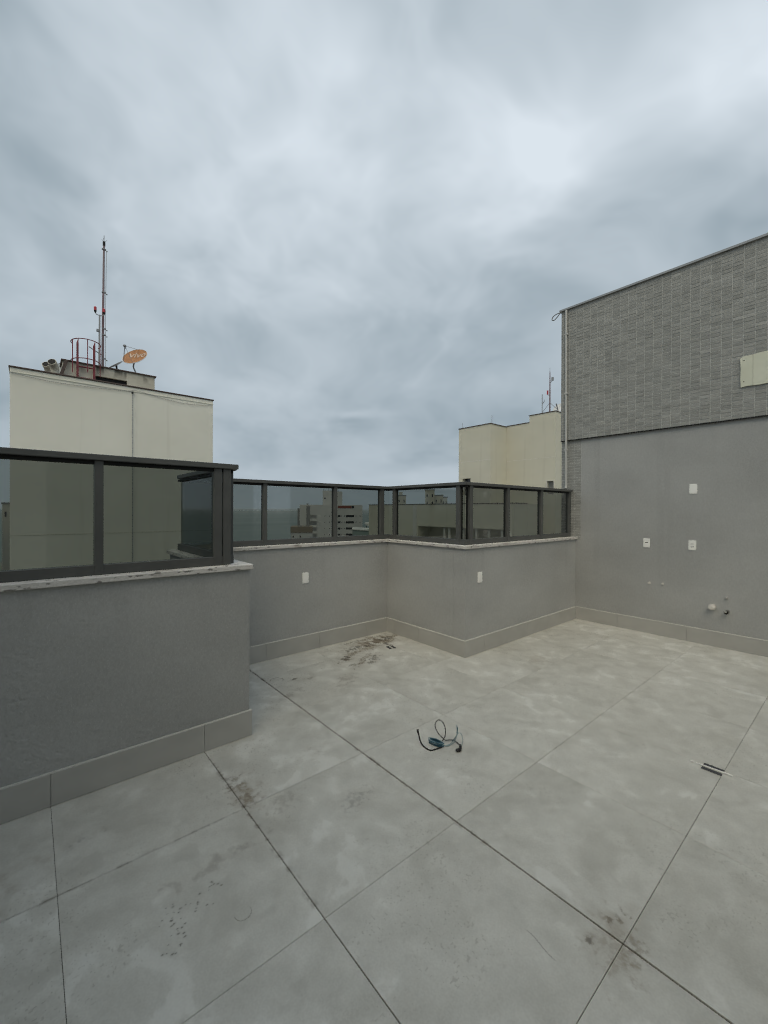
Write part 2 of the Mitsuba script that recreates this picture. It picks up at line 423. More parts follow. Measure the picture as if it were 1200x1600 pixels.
def sea_color(p, n, uv):
    m = fbm(p.x * 0.0012, p.y * 0.004, octaves=4)
    return mix((0.105, 0.145, 0.135), (0.155, 0.195, 0.180), m)


principled("m_sea", proc(sea_color), 0.45, 0.35)

# ------------------------------------------------------------------ the ground far below and the sea
far = 30000.0
obj("city_ground", (np.array([[-far, -far, -56.0], [far, -far, -56.0], [far, far, -56.0], [-far, far, -56.0]]), np.array([[0, 1, 2], [0, 2, 3]])), "m_land", kind="structure")
a = math.radians(62)
e1, e2 = np.array([math.cos(a), math.sin(a)]), np.array([-math.sin(a), math.cos(a)])
sea = [e1 * 520 + e2 * 24000, e1 * 520 - e2 * 24000, e1 * 29000 - e2 * 24000, e1 * 29000 + e2 * 24000]
obj("sea", (np.array([[*q, -55.6] for q in sea]), np.array([[0, 1, 2], [0, 2, 3]])), "m_sea", kind="structure")

# ------------------------------------------------------------------ sea air: a thin haze over the whole place
scene["air"] = {"type": "homogeneous", "albedo": {"type": "rgb", "value": [0.95, 0.95, 0.95]}, "sigma_t": 6.0e-5}
scene["haze"] = {"type": "cube", "to_world": T().translate([0, 0, -21.5]).scale([40000.0, 40000.0, 35.5]), "bsdf": {"type": "null"}, "interior": {"type": "ref", "id": "air"}}
note("haze", "thin sea haze over the city", "haze", kind="stuff")
scene["camera"]["medium"] = {"type": "ref", "id": "air"}

# ------------------------------------------------------------------ terrace floor
XS = [X0 + k * PITCH_T for k in range(-4, 9)]
YS = [Y0 + k * PITCH_T for k in range(-5, 6)]
WX, YW1, YB, XC, YD = 6.275, 2.905, 4.235, 3.66, 2.92     # plaster planes
SK = 0.015                                                   # skirting thickness
X_END, Y_PH = 1.205, -2.6
obj("terrace_floor", box([-3.2, -3.4, -0.30], [6.60, 4.45, -0.006]), "m_grout", kind="structure")
from shapely.geometry import Polygon, box as sbox
area = Polygon([(-3.1, -3.3), (WX, -3.3), (WX, YD), (XC, YD), (XC, YB), (X_END, YB), (X_END, YW1), (-3.1, YW1)])


def gap_x(k):    # half widths of the joints: the two long joints near the left are wider and dirty
    return {0: 0.0009, 1: 0.0019, 2: 0.0040, 3: 0.0009, 4: 0.0010, 5: 0.0006, 6: 0.0015}.get(k, 0.0012)


def gap_y(k):
    return {0: 0.0013, 1: 0.0009, 2: 0.0008, 3: 0.0008}.get(k, 0.0008)


rt = random.Random(3)
for ix in range(len(XS) - 1):
    for iy in range(len(YS) - 1):
        kx, ky = ix - 4, iy - 5
        cell = sbox(XS[ix] + gap_x(kx), YS[iy] + gap_y(ky), XS[ix + 1] - gap_x(kx + 1), YS[iy + 1] - gap_y(ky + 1)).intersection(area.buffer(-0.002))
        if cell.is_empty or cell.area < 0.003:
            continue
        dz = rt.uniform(-0.0006, 0.0006)
        if cell.area > 0.98 * cell.envelope.area:
            x0, y0, x1, y1 = cell.bounds
            m = slab(x0, x1, y0, y1, -0.0055, dz, 0.0008, lambda u, v, w: np.stack([u, v, w], 1))
        else:
            m = trimesh.creation.extrude_polygon(cell, 0.0055 + dz, engine="earcut")
            m.apply_translation([0, 0, -0.0055])
        obj("terrace_floor__tile", m, "m_tile")

# ------------------------------------------------------------------ parapets: plaster wall, granite ledge, tile skirting
Z_L0, Z_L1, SKH, TH = 1.195, 1.229, 0.180, 0.17


def skirting(parent, along, fixed, sgn, t0, t1, cuts, over=(0, 0)):
    """Skirting tiles along one axis; fixed = plaster plane, sgn = the side the terrace is on; joints at cuts."""
    pts = [t0 - over[0]] + [c for c in cuts if t0 + 0.05 < c < t1 - 0.05] + [t1 + over[1]]
    for a0, a1 in zip(pts[:-1], pts[1:]):
        g0, g1 = (0.001 if a0 != pts[0] else 0), (0.001 if a1 != pts[-1] else 0)
        if along == "x":
            pl = lambda u, v, w: np.stack([u, w, v], 1)
        else:
            pl = lambda u, v, w: np.stack([w, u, v], 1)
        obj(f"{parent}__skirting_tile", slab(a0 + g0, a1 - g1, 0.0015, SKH, fixed - sgn * 0.004, fixed + sgn * SK, 0.0015, pl), "m_skirting")
    lo = [pts[0], fixed - sgn * 0.002, SKH - 0.001] if along == "x" else [fixed - sgn * 0.002, pts[0], SKH - 0.001]
    hi = [pts[-1], fixed + sgn * (SK - 0.002), SKH + 0.004] if along == "x" else [fixed + sgn * (SK - 0.002), pts[-1], SKH + 0.004]
    obj(f"{parent}__sealant", box(lo, hi), "m_pale_seal")


def parapet(label, lo, hi, ledge_lo, ledge_hi):
    k = thing("parapet_wall", label, "wall")
    obj(k, box(lo, hi), "m_plaster")
    obj(f"{k}__ledge", box(ledge_lo, ledge_hi, 0.003), "m_granite")
    return k


OV = 0.026
k = parapet("dark grey plaster parapet at left, nearest the camera, with pale granite ledge", [-3.1, YW1, -0.2], [X_END, YW1 + TH, Z_L0],
            [-3.1, YW1 - OV, Z_L0], [X_END + 0.020, YW1 + TH + OV, Z_L1])
skirting(k, "x", YW1, -1, -3.1, X_END, [XS[i] for i in range(13)], (0, SK))
k = parapet("short grey side parapet hidden behind the near left railing", [X_END - TH, YW1 + TH + 0.001, -0.2], [X_END - 0.001, YB - 0.001, Z_L0],
            [X_END - TH - OV, YW1 + TH + OV + 0.001, Z_L0], [X_END + 0.020, YB - OV - 0.001, Z_L1])
skirting(k, "y", X_END, 1, YW1 + 0.001, YB, [YS[8], YS[9]])
k = parapet("grey plaster parapet at the back carrying a single blank white switch plate", [X_END - TH, YB, -0.2], [XC + TH, YB + TH, Z_L0],
            [X_END - TH - OV, YB - OV, Z_L0], [XC + TH + OV, YB + TH + OV, Z_L1])
skirting(k, "x", YB, -1, X_END + SK, XC - 0.0005, [XS[6] + 0.25, XS[7] + 0.1, XS[8]])
k = parapet("short grey plaster parapet turning forward from the stained back corner", [XC, YD + TH + 0.001, -0.2], [XC + TH - 0.001, YB - 0.001, Z_L0],
            [XC - OV, YD - OV, Z_L0], [XC + TH + OV, YB - OV - 0.001, Z_L1])
skirting(k, "y", XC, -1, YD + 0.0, YB - SK, [YS[9] - 0.18, YS[10] - 0.55], (SK, 0))
k = parapet("grey plaster parapet on the right meeting the tall wall, with one plate near its corner", [XC + 0.001, YD, -0.2], [WX - 0.001, YD + TH, Z_L0],
            [XC + TH + OV + 0.001, YD - OV, Z_L0], [WX + 0.022, YD + TH + OV, Z_L1])
skirting(k, "x", YD, -1, XC - SK + 0.0005, WX - SK, [XS[9] - 0.1, XS[10], XS[11] - 0.02])

# ------------------------------------------------------------------ glass railings
ZR0, ZR1 = 1.906, 1.940
RO, RD = 0.060, 0.055            # front of the frame behind the plaster plane, depth of the posts


def railing(label, axis, plane, sgn, t0, t1, posts, panes, rail0, rail1, strips=()):
    """axis 'x' or 'y'; plane = plaster plane; sgn = +1 when outside lies at larger coordinate."""
    k = thing("glass_railing", label, "railing")
    f = plane + sgn * RO

    def bx(a0, a1, d0, d1, z0, z1, c=0.002):
        if axis == "x":
            return box([a0, f + sgn * d0, z0], [a1, f + sgn * d1, z1], c)
        return box([f + sgn * d0, a0, z0], [f + sgn * d1, a1, z1], c)

    obj(f"{k}__top_rail", bx(rail0, rail1, -0.022, 0.082, ZR0, ZR1, 0.003), "m_frame")
    obj(f"{k}__top_channel", bx(t0, t1, 0.012, RD, ZR0 - 0.022, ZR0 - 0.001, 0.001), "m_gap_shade")  # glazing channel, near black to carry the shadow gap under the rail
    obj(f"{k}__bottom_rail", bx(t0, t1, 0.006, RD, Z_L1 + 0.0005, Z_L1 + 0.060), "m_frame")
    for p0, p1 in posts:
        obj(f"{k}__post", bx(p0, p1, 0.0, RD + 0.006, Z_L1, ZR0 - 0.0005), "m_frame")
    for g0, g1 in panes:
        d, z0, z1 = 0.030, Z_L1 + 0.058, ZR0 - 0.020
        c = f + sgn * d
        v = [[g0, c, z0], [g1, c, z0], [g1, c, z1], [g0, c, z1]] if axis == "x" else [[c, g0, z0], [c, g1, z0], [c, g1, z1], [c, g0, z1]]
        obj(f"{k}__glass_pane", (np.array(v), np.array([[0, 1, 2], [0, 2, 3]])), "m_glass")
    return k


railing("tinted glass railing at left, nearest the camera, in front of the cream tower", "x", YW1, 1, -3.05, 1.093,
        [(-2.25, -2.206), (-0.98, -0.936), (0.293, 0.337), (0.978, 1.031), (1.040, 1.093)], [(-2.206, -0.98), (-0.936, 0.293), (0.337, 0.978)], -3.05, 1.140)
railing("short side glass railing seen through the near left panes", "y", X_END, -1, YW1 + RO + RD + 0.012, YB + RO - 0.002,
        [(3.06, 3.10)], [(3.10, 4.285)], YW1 + RO + 0.083, YB + RO - 0.023)
railing("tinted glass railing along the back parapet with the sea behind it", "x", YB, 1, X_END - RO - RD, XC + RO + RD,
        [(1.935, 1.980), (2.850, 2.897), (3.590, 3.655)], [(1.115, 1.935), (1.980, 2.850), (2.897, 3.590), (3.655, 3.752)], X_END - RO - 0.030, XC + RO + 0.082)
railing("single pane glass railing on the short parapet facing left", "y", XC, 1, YD + RO, YB + RO - 0.024,
        [(3.055, 3.110), (4.150, 4.205)], [(3.110, 4.150), (3.008, 3.055), (4.205, 4.327)], YD + RO - 0.022, YB + RO - 0.0235)
railing("tinted glass railing on the right running up to the tall tiled wall", "x", YD, 1, XC + RO + RD + 0.002, WX - 0.035,
        [(3.815, 3.872), (4.560, 4.615), (5.375, 5.430), (6.190, 6.240)], [(3.748, 3.815), (3.872, 4.560), (4.615, 5.375), (5.430, 6.190)], XC + RO + 0.083, WX - 0.022)

# ------------------------------------------------------------------ tall wall on the right
UX, WT, YT = 6.245, 4.672, 3.150
k = thing("tall_wall", "tall wall on the right, small grey stone tiles above, plain grey plaster below", "wall")
obj(k, cat(box([WX, -3.3, 1.199], [WX + 0.25, 2.846, 2.690]), box([WX, -3.3, -0.2], [WX + 0.25, YT - 0.002, 1.1985])), "m_plaster")
obj(f"{k}__backing", cat(box([UX + 0.0030, -3.3, 2.690], [WX + 0.25, YT - 0.002, WT]), box([WX + 0.0022, 2.8465, 1.2], [WX + 0.25, YT - 0.002, 2.6895])), "m_brick_grout")
obj(f"{k}__coping", box([UX - 0.030, -3.3, WT + 0.0005], [WX + 0.28, YT + 0.020, WT + 0.030], 0.003), "m_coping")
obj(f"{k}__shadow_line_strip", box([UX - 0.004, -3.3, 2.680], [UX + 0.0125, YT, 2.692]), "m_dark")  # near-black strip standing for the shadow line under the tiled block
skirting(k, "y", WX, -1, -3.3, YD - SK, [YS[i] + 0.12 for i in range(11)])
near_mesh, rest = [], []
rb = random.Random(11)
plY = lambda u, v, w: np.stack([w, u, v], 1)
PATCH = (0.30, 1.012, 3.047, 3.408)
rows = int(round((WT - BZ0) / BH))
bh = (WT - BZ0) / rows
ncol0, ncol1 = -20, 24
count = 0
for c in range(ncol0, ncol1):
    y0 = BY0 + c * BW
    y1 = min(y0 + BW, YT)
    if y1 - y0 < 0.02:
        continue
    for r in range(rows):
        z0 = BZ0 + r * bh
        m = slab(y0 + 0.0030, y1 - 0.0030, z0 + 0.0016, z0 + bh - 0.0038, UX + 0.006, UX - rb.choice((0, 0, 0.001, 0.0015, 0.003)), 0.0012, plY, 0.0008, rb)
        if 0 <= c < 7 and count < 298:
            count += 1
            near_mesh.append(m)
        else:
            rest.append(m)
strip_cols = 3
for c in range(strip_cols):
    y0 = 2.8475 + c * BW
    y1 = min(y0 + BW, YT)
    for r in range(int((2.678 - Z_L1) / BH) + 1):
        z1 = 2.678 - r * BH
        rest.append(slab(y0 + 0.002, y1 - 0.002, z1 - BH + 0.002, z1 - 0.002, WX + 0.006, WX - rb.choice((0, 0, 0.001, 0.002)), 0.0012, plY, 0.0012, rb))
for m in near_mesh:
    obj(f"{k}__brick", m, "m_brick")
obj(f"{k}__small_bricks", cat(*rest), "m_brick", kind="stuff")

# cream cover panel fixed over the tiles at the right edge
k = thing("cover_panel", "cream rectangular panel screwed over the tiles at the right edge", "panel")
pts = []
rp = random.Random(5)
y0, y1, z0, z1 = PATCH
edge = [(y0, z0), (y1 - 0.32, z0 + 0.002), (y1 - 0.16, z0 - 0.004), (y1 - 0.05, z0 + 0.004), (y1 - 0.002, z0 - 0.004), (y1 + 0.004, z0 + 0.10), (y1, z0 + 0.2), (y1 + 0.006, z1 - 0.035), (y1 - 0.03, z1 - 0.012), (y1 - 0.08, z1 - 0.016), (y1 - 0.18, z1 - 0.006), (y0, z1)]
m = trimesh.creation.extrude_polygon(Polygon(edge), 0.014, engine="earcut")
m.vertices = np.stack([UX - 0.0055 - m.vertices[:, 2], m.vertices[:, 0], m.vertices[:, 1]], 1)
m.fix_normals()
obj(k, m, "m_patch")
for z in (3.105, 3.345):
    obj(f"{k}__screw", ball([UX - 0.0200, y1 - 0.028, z], [0.004, 0.006, 0.006], 1), "m_dark", True)

# white conduit down the tiled strip, with a bend onto the rail
k = thing("white_conduit", "thin white conduit pipe running down the left end of the tall wall", "pipe")
obj(k, tube(np.vstack([[[UX - 0.026, 3.062, 4.664], [UX - 0.026, 3.056, 3.6], [UX - 0.026, 3.050, 2.2]], spline([[UX - 0.026, 3.048, 2.06], [UX - 0.027, 3.046, 2.01], [UX - 0.034, 3.045, 1.975], [UX - 0.046, 3.044, 1.958]], 5)]), 0.0165, 10), "m_conduit", 40)
for z in (4.3, 3.4, 2.55):
    obj(f"{k}__clip", box([UX - 0.0435, 3.030, z - 0.012], [UX - 0.004, 3.078, z + 0.012], 0.002), "m_conduit")
k = thing("cable_loop", "small loop of dark cable sticking out at the top corner of the tall wall", "cable")
q = [(3.14, 4.655), (3.20, 4.668), (3.265, 4.645), (3.285, 4.600), (3.25, 4.575), (3.20, 4.60), (3.152, 4.640)]
obj(k, tube(spline([[UX - 0.012 - 0.006 * i, y, z] for i, (y, z) in enumerate(q)], 6), 0.0075, 6), "m_galv", 60)

# ------------------------------------------------------------------ switch and socket plates
def plate(label, axis, plane, t, z, slots=(), printed=False):
    k = thing("wall_plate", label, "wall plate")
    w, h = 0.040, 0.061

    def bx(a0, a1, d0, d1, z0, z1, c):
        if axis == "x":
            return box([a0, plane - d0, z0], [a1, plane - d1, z1], c)
        return box([plane - d0, a0, z0], [plane - d1, a1, z1], c)

    obj(k, bx(t - w, t + w, 0.0, 0.010, z - h, z + h, 0.003), "m_white_plastic")
    obj(f"{k}__insert", bx(t - w + 0.007, t + w - 0.007, 0.0095, 0.0115, z - h + 0.007, z + h - 0.007, 0.0008), "m_white_plastic")
    for dz in slots:
        obj(f"{k}__slot", bx(t - 0.015, t + 0.015, 0.0110, 0.0122, z + dz - 0.005, z + dz + 0.005, 0), "m_dark")
    if printed:
        for dz in (0.024, 0.013):
            obj(f"{k}__marking", bx(t - 0.020, t + 0.018, 0.0110, 0.0118, z + dz - 0.002, z + dz + 0.002, 0), "m_grey_print")
    return k


plate("blank white plate on the back parapet, left of the stained corner", "x", YB, 2.417, 0.838)
plate("blank white plate on the right parapet, close to its outer corner", "x", YD, 3.916, 0.859)
plate("blank white plate highest on the tall grey wall", "y", WX, 1.464, 1.898)
plate("white socket plate with one central slot, left of the lower pair on tall wall", "y", WX, 1.973, 1.198, (0.004,))
plate("white socket plate with low slot, right of the lower two plates on the tall wall", "y", WX, 1.470, 1.199, (-0.020,), True)


# ------------------------------------------------------------------ plumbing stubs on the tall wall
def disc_x(y, z, r, x0, x1, sides=14):
    return rod([x0, y, z], [x1, y, z], r, sides)


k = thing("pipe_plug", "small grey pipe plug, left of the level pair low on the tall wall", "pipe plug")
obj(k, cat(disc_x(1.938, 0.668, 0.017, WX + 0.002, WX - 0.012), disc_x(1.938, 0.668, 0.010, WX - 0.011, WX - 0.028, 6)), "m_pvc", 30)
k = thing("pipe_plug", "small grey pipe plug, right of the level pair low on the tall wall", "pipe plug")
obj(k, cat(disc_x(1.784, 0.678, 0.014, WX + 0.002, WX - 0.014), disc_x(1.784, 0.678, 0.009, WX - 0.013, WX - 0.028, 6)), "m_pvc", 30)
k = thing("water_outlet", "largest pale capped water outlet low on the tall wall", "water outlet")
obj(f"{k}__flange", disc_x(1.264, 0.472, 0.040, WX + 0.002, WX - 0.012, 20), "m_steel", 30)
obj(f"{k}__cap", cat(disc_x(1.264, 0.472, 0.034, WX - 0.0115, WX - 0.058, 8), disc_x(1.262, 0.474, 0.022, WX - 0.0575, WX - 0.078, 6)), "m_pvc", 30)
k = thing("pipe_plug", "single shiny pipe plug above the small tap low on the tall wall", "pipe plug")
obj(k, cat(disc_x(1.131, 0.602, 0.018, WX + 0.002, WX - 0.014), ball([WX - 0.020, 1.131, 0.602], [0.012, 0.013, 0.013], 2)), "m_steel", 40)
k = thing("water_tap", "small chrome tap with dark knob, lowest fitting on the tall wall", "tap")
obj(f"{k}__flange", disc_x(1.125, 0.437, 0.026, WX + 0.002, WX - 0.008, 18), "m_steel", 30)
obj(f"{k}__body", cat(disc_x(1.125, 0.437, 0.013, WX - 0.0075, WX - 0.050, 12), rod([WX - 0.042, 1.125, 0.437], [WX - 0.046, 1.120, 0.405], 0.010, 10)), "m_steel", 40)
obj(f"{k}__knob", cat(disc_x(1.125, 0.437, 0.022, WX - 0.0505, WX - 0.066, 8)), "m_dark", 30)
obj(f"{k}__collar", disc_x(1.128, 0.446, 0.014, WX - 0.0665, WX - 0.076, 10), "m_steel", 30)


# ------------------------------------------------------------------ floor drains and the white stick
def drain(label, x, y, turn):
    k = thing("floor_drain", label, "drain")
    to = T().translate([x, y, 0]).rotate([0, 0, 1], turn)
    obj(k, box([-0.044, -0.054, 0.0009], [0.044, 0.054, 0.0022]), "m_tile", to_world=to)
    for s in (-1, 1):
        x0, x1 = sorted((s * 0.012, s * 0.043))
        obj(f"{k}__slot", cat(box([x0, -0.050, 0.0022], [x1, 0.050, 0.0030]), *[box([x0 - 0.001, -0.050 + i * 0.0111, 0.0030], [x1 + 0.001, -0.050 + i * 0.0111 + 0.0025, 0.0036]) for i in range(10)]), "m_slot", to_world=to)
    return k


drain("floor drain of two dark slots beside the long joint on the right", 3.268, 0.650, 0)
drain("floor drain of two dark slots near the stained back corner", 3.253, 3.690, -12)
k = thing("plastic_stick", "thin white plastic stick lying along the drain on the right", "stick")
obj(k, tube([[3.262, 0.735, 0.0075], [3.264, 0.70, 0.0072], [3.268, 0.62, 0.0072], [3.270, 0.556, 0.0070]], [0.0018, 0.0036, 0.0042, 0.0040], 6), "m_white_plastic", 40)
obj(f"{k}__tip", ball([3.263, 0.757, 0.0062], [0.0055, 0.010, 0.0052], 1), "m_white_plastic", True)

# ------------------------------------------------------------------ bundle of wire on the floor
k = thing("wire_bundle", "tangled bundle of black and blue electrical wire lying on the floor", "cable")
A = np.array([2.152, 1.915, 0.0])
RV, FV = right, np.array([math.cos(YAW), math.sin(YAW), 0.0])


def at(r, f, z):
    return A + RV * r + FV * f + np.array([0, 0, z])


PX = 0.00438      # metres per photo pixel at the bundle


def fl(u, v, z=0.004):    # on the floor: pixel offsets from the anchor (690, 1168)
    return at((u - 690) * PX, -(v - 1168) * 0.0078, z)


def st(u, v, f=0.0):       # standing up above the anchor line
    return at((u - 690) * PX, f, max(0.004, (1168 - v) * PX))


obj(f"{k}__black_cable", tube(spline([st(654, 1148.5, 0.05), st(655, 1153, 0.045), fl(658, 1163, 0.016), fl(663, 1169), fl(671, 1174), fl(678, 1173), fl(690, 1170, 0.008)], 8), 0.0048, 8), "m_black_rubber", 50)
obj(f"{k}__cable_tip", tube([st(653.4, 1147, 0.052), st(654.2, 1151.5, 0.047)], 0.0072, 8), "m_black_rubber", 40)
obj(f"{k}__black_wire", tube(spline([fl(684, 1166, 0.010), st(692, 1161, 0.02), st(696, 1154, 0.02), st(697, 1145, 0.02), st(694, 1134, 0.02), st(687.5, 1128, 0.02), st(681.5, 1132, 0.02), st(681, 1140, 0.02), st(686, 1150, 0.02), st(692, 1157, 0.03),
    fl(698, 1160, 0.012), fl(707, 1159, 0.010), fl(714, 1161, 0.008), fl(718, 1165, 0.006), fl(719.5, 1168, 0.008)], 8), 0.0030, 7), "m_black_rubber", 50)
obj(f"{k}__plug", cat(tube(spline([fl(719.5, 1167, 0.010), fl(718.5, 1172, 0.012), fl(715, 1176, 0.012)], 5), [0.006] * 3 + [0.009] * 4 + [0.011] * 4, 8), ball(fl(713, 1175.5, 0.012), [0.015, 0.013, 0.010], 2)), "m_black_rubber", 50)
rw = random.Random(21)
coil = []
for i in range(7):
    c, ph = rw.uniform(-1.2, 1.2), rw.uniform(0, 6)
    for tt in np.linspace(0, 2 * math.pi, 9)[:-1]:
        coil.append(fl(683 + c + (9.5 + rw.uniform(-1.5, 1.5)) * math.cos(tt) , 1165.5 + 0.35 * 9.5 * math.cos(tt) + (2.4 + rw.uniform(-0.6, 0.8)) * math.sin(tt), 0.004 + 0.0045 * i + 0.003 * rw.random()))
obj(f"{k}__blue_coil", tube(spline(coil, 5), 0.0032, 6), "m_blue_wire", 50)
coil2 = []
for i in range(2):
    for tt in np.linspace(0.4, 2 * math.pi + 0.4, 9)[:-1]:
        coil2.append(fl(682 + (11 + rw.uniform(-1, 1)) * math.cos(tt), 1165 + 0.38 * 10 * math.cos(tt) + (3.2 + rw.uniform(-0.4, 0.4)) * math.sin(tt), 0.020 + 0.010 * i))
obj(f"{k}__pale_coil", tube(spline(coil2, 5), 0.0024, 6), "m_pale_wire", 50)
obj(f"{k}__blue_wire", tube(spline([fl(690, 1166, 0.010), fl(698, 1168, 0.006), fl(706, 1166, 0.008), st(711, 1157, -0.01), st(713.5, 1146, -0.01), st(713.3, 1132.5, -0.01)], 7), 0.0026, 6), "m_pale_wire", 50)
obj(f"{k}__blue_wire", tube(spline([fl(688, 1168, 0.009), fl(700, 1166.5, 0.006), fl(708, 1163, 0.010), st(712, 1150, -0.02), st(715.5, 1143.5, -0.02), st(720, 1145.5, -0.02), st(722.5, 1153, -0.02), st(721.5, 1161, -0.02), fl(719, 1169, 0.006)], 7), 0.0023, 6), "m_pale_wire", 50)
obj(f"{k}__blue_wire", tube(spline([fl(709, 1161, 0.010), st(712.5, 1152, 0.0), st(714.8, 1145, 0.0), st(715.2, 1137, 0.0)], 7), 0.0026, 6), "m_blue_wire", 50)

# ------------------------------------------------------------------ the penthouse at the photographer's back and left, unseen and shaped to shade the near parapet
k = thing("added_penthouse", "unseen penthouse storey behind and left of the camera", "building")
obj(f"{k}__wall", carved([-6.0, -6.5, -0.2], [4.6, -2.2, 3.10], [([0.2, -3.2, 0.0], [3.4, -2.1, 2.4])]), "m_warm_render")
obj(f"{k}__wall", box([-6.0, -2.199, -0.2], [-1.2, 2.5, 4.00], 0.003), "m_warm_render")
f = obj(f"{k}__glass_door", cat(box([0.2, -2.45, 0.01], [0.26, -2.39, 2.4]), box([1.77, -2.45, 0.01], [1.83, -2.39, 2.4]), box([3.34, -2.45, 0.01], [3.4, -2.39, 2.4]), box([0.261, -2.45, 2.34], [3.339, -2.39, 2.4])), "m_frame")
obj(f"{f}__pane", (np.array([[0.26, -2.42, 0.02], [3.34, -2.42, 0.02], [3.34, -2.42, 2.34], [0.26, -2.42, 2.34]]), np.array([[0, 1, 2], [0, 2, 3]])), "m_glass")

# ------------------------------------------------------------------ cream tower behind the left railing
k = thing("cream_tower", "cream painted tower block behind the left railing, with aerials on its roof", "building")
FY = 16.0
obj(f"{k}__wall", box([-0.42, FY, -56.0], [5.22, FY + 6.5, 5.66], 0.01), "m_cream")
obj(f"{k}__floor_band", box([-0.425, FY - 0.010, 0.838], [5.225, FY + 0.1, 0.855]), "m_cream_ochre")
obj(f"{k}__coping", box([-0.45, FY - 0.035, 5.661], [5.25, FY + 6.53, 5.703], 0.01), "m_coping_dark")
obj(f"{k}__parapet_line", box([-0.43, FY - 0.022, 5.520], [5.23, FY + 0.05, 5.535]), "m_cream")
obj(f"{k}__roof_house", carved([0.83, 17.0, 5.0], [3.48, 19.2, 6.405], [([1.70, 16.9, 5.85], [2.62, 17.5, 6.105]), ([0.95, 17.4, 5.1], [3.36, 19.05, 6.25])]), "m_grimy")
obj(f"{k}__roof_house__opening_shade_panel", box([1.701, 17.10, 5.851], [2.619, 17.16, 6.104]), "m_dark")  # near-black panel painting the shade inside the opening
obj(f"{k}__roof_house__slab", box([0.78, 16.95, 6.406], [3.53, 19.25, 6.45], 0.008), "m_coping_dark")
k = thing("wall_cable", "thin dark cable sagging across and down the face of the cream tower", "cable")
pts = [(-0.40, 5.49), (0.6, 5.42), (1.6, 5.45), (2.4, 5.50), (2.75, 5.56), (3.3, 5.48), (4.2, 5.39), (5.2, 5.47)]
obj(k, tube(spline([[x, FY - 0.030, z] for x, z in pts], 6), 0.007, 5), "m_galv", 60)
obj(f"{k}__drop", rod([2.61, FY - 0.030, 5.50], [2.61, FY - 0.030, -4.0], 0.009, 5), "m_galv", 60)
obj(f"{k}__bracket", ball([2.61, FY - 0.05, 5.47], 0.035, 1), "m_dark", True)

MY = 17.6
k = thing("antenna_mast", "tall thin reddish antenna mast on the roof of the left cream tower", "antenna mast")
obj(f"{k}__pole", tube([[1.965, MY, 6.40], [1.98, MY, 8.6], [2.005, MY, 10.95]], [0.042, 0.036, 0.028], 8), "m_mast", 40)
obj(f"{k}__lightning_tip", cat(rod([2.005, MY, 10.94], [2.008, MY, 11.22], 0.009, 5), *[rod([2.006, MY, 11.0], [2.006 + 0.09 * math.cos(b), MY + 0.09 * math.sin(b), 11.09], 0.007, 4) for b in (0.2, 2.3, 4.4)]), "m_galv")
obj(f"{k}__tip_sleeve", rod([2.005, MY, 10.86], [2.005, MY, 11.0], 0.040, 8), "m_dark", 40)
obj(f"{k}__down_wire", tube(spline([[2.07, MY - 0.03, 10.70], [2.055, MY - 0.03, 9.2], [2.05, MY - 0.03, 8.0], [2.04, MY - 0.03, 6.9], [2.06, MY - 0.05, 6.48]], 6), 0.008, 5), "m_galv", 60)
for z in (10.73, 9.22, 7.95, 7.73, 6.9):
    obj(f"{k}__bracket", cat(box([1.94, MY - 0.05, z - 0.015], [2.06, MY + 0.03, z + 0.015]), ball([2.085, MY - 0.03, z - 0.05], 0.024, 1)), "m_galv")
k = thing("beacon_pole", "shorter pole with two red obstruction lamps beside the tall mast", "beacon")
obj(f"{k}__pole", tube([[1.855, MY - 0.1, 6.40], [1.862, MY - 0.1, 7.4], [1.868, MY - 0.1, 8.36]], [0.032, 0.030, 0.022], 8), "m_galv", 40)
obj(f"{k}__crossarm", tube(spline([[1.745, MY - 0.1, 8.42], [1.765, MY - 0.1, 8.37], [1.83, MY - 0.1, 8.345], [1.91, MY - 0.1, 8.345], [1.965, MY - 0.1, 8.37], [1.985, MY - 0.1, 8.41]], 5), 0.014, 6), "m_galv", 50)
for x in (1.742, 1.990):
    kk = obj(f"{k}__lamp", cat(rod([x, MY - 0.1, 8.485], [x, MY - 0.1, 8.585], 0.042, 10), ball([x, MY - 0.1, 8.585], [0.042, 0.042, 0.035], 2)), "m_lamp_red", 40)
    obj(f"{kk}__socket", tube([[x, MY - 0.1, 8.40], [x, MY - 0.1, 8.44], [x, MY - 0.1, 8.484]], [0.020, 0.036, 0.040], 8), "m_dark", 40)
obj(f"{k}__box", box([1.77, MY - 0.15, 7.76], [1.85, MY - 0.08, 7.85], 0.01), "m_galv")

k = thing("caged_ladder", "dark red steel ladder with hoop cage on the roof of the left tower", "ladder")
LY = 16.92
for x in (1.205, 1.655):
    obj(f"{k}__rail", cat(box([x - 0.030, LY - 0.03, 5.92], [x + 0.030, LY + 0.02, 7.05]), tube([[x, LY, 7.04], [x + 0.02, LY + 0.01, 7.18]], [0.030, 0.014], 6)), "m_red_paint")
for z in (5.93, 6.29):
    obj(f"{k}__rung", rod([1.205, LY, z], [1.655, LY, z], 0.022, 6), "m_red_paint", 60)
for z, s in ((7.06, 1.0), (6.44, 1.0)):
    hoop = [[1.43 + 0.40 * math.cos(t), LY - 0.02 - 0.50 * math.sin(t), z] for t in np.linspace(math.pi + 0.45, -0.45, 17)]
    obj(f"{k}__hoop", tube(hoop, 0.015, 5), "m_red_paint", 60)
for t in (2.75, 1.57, 0.4):
    x, y = 1.43 + 0.40 * math.cos(t), LY - 0.02 - 0.50 * math.sin(t)
    obj(f"{k}__cage_bar", rod([x, y, 6.0], [x, y, 7.07], 0.013, 5), "m_red_paint", 60)
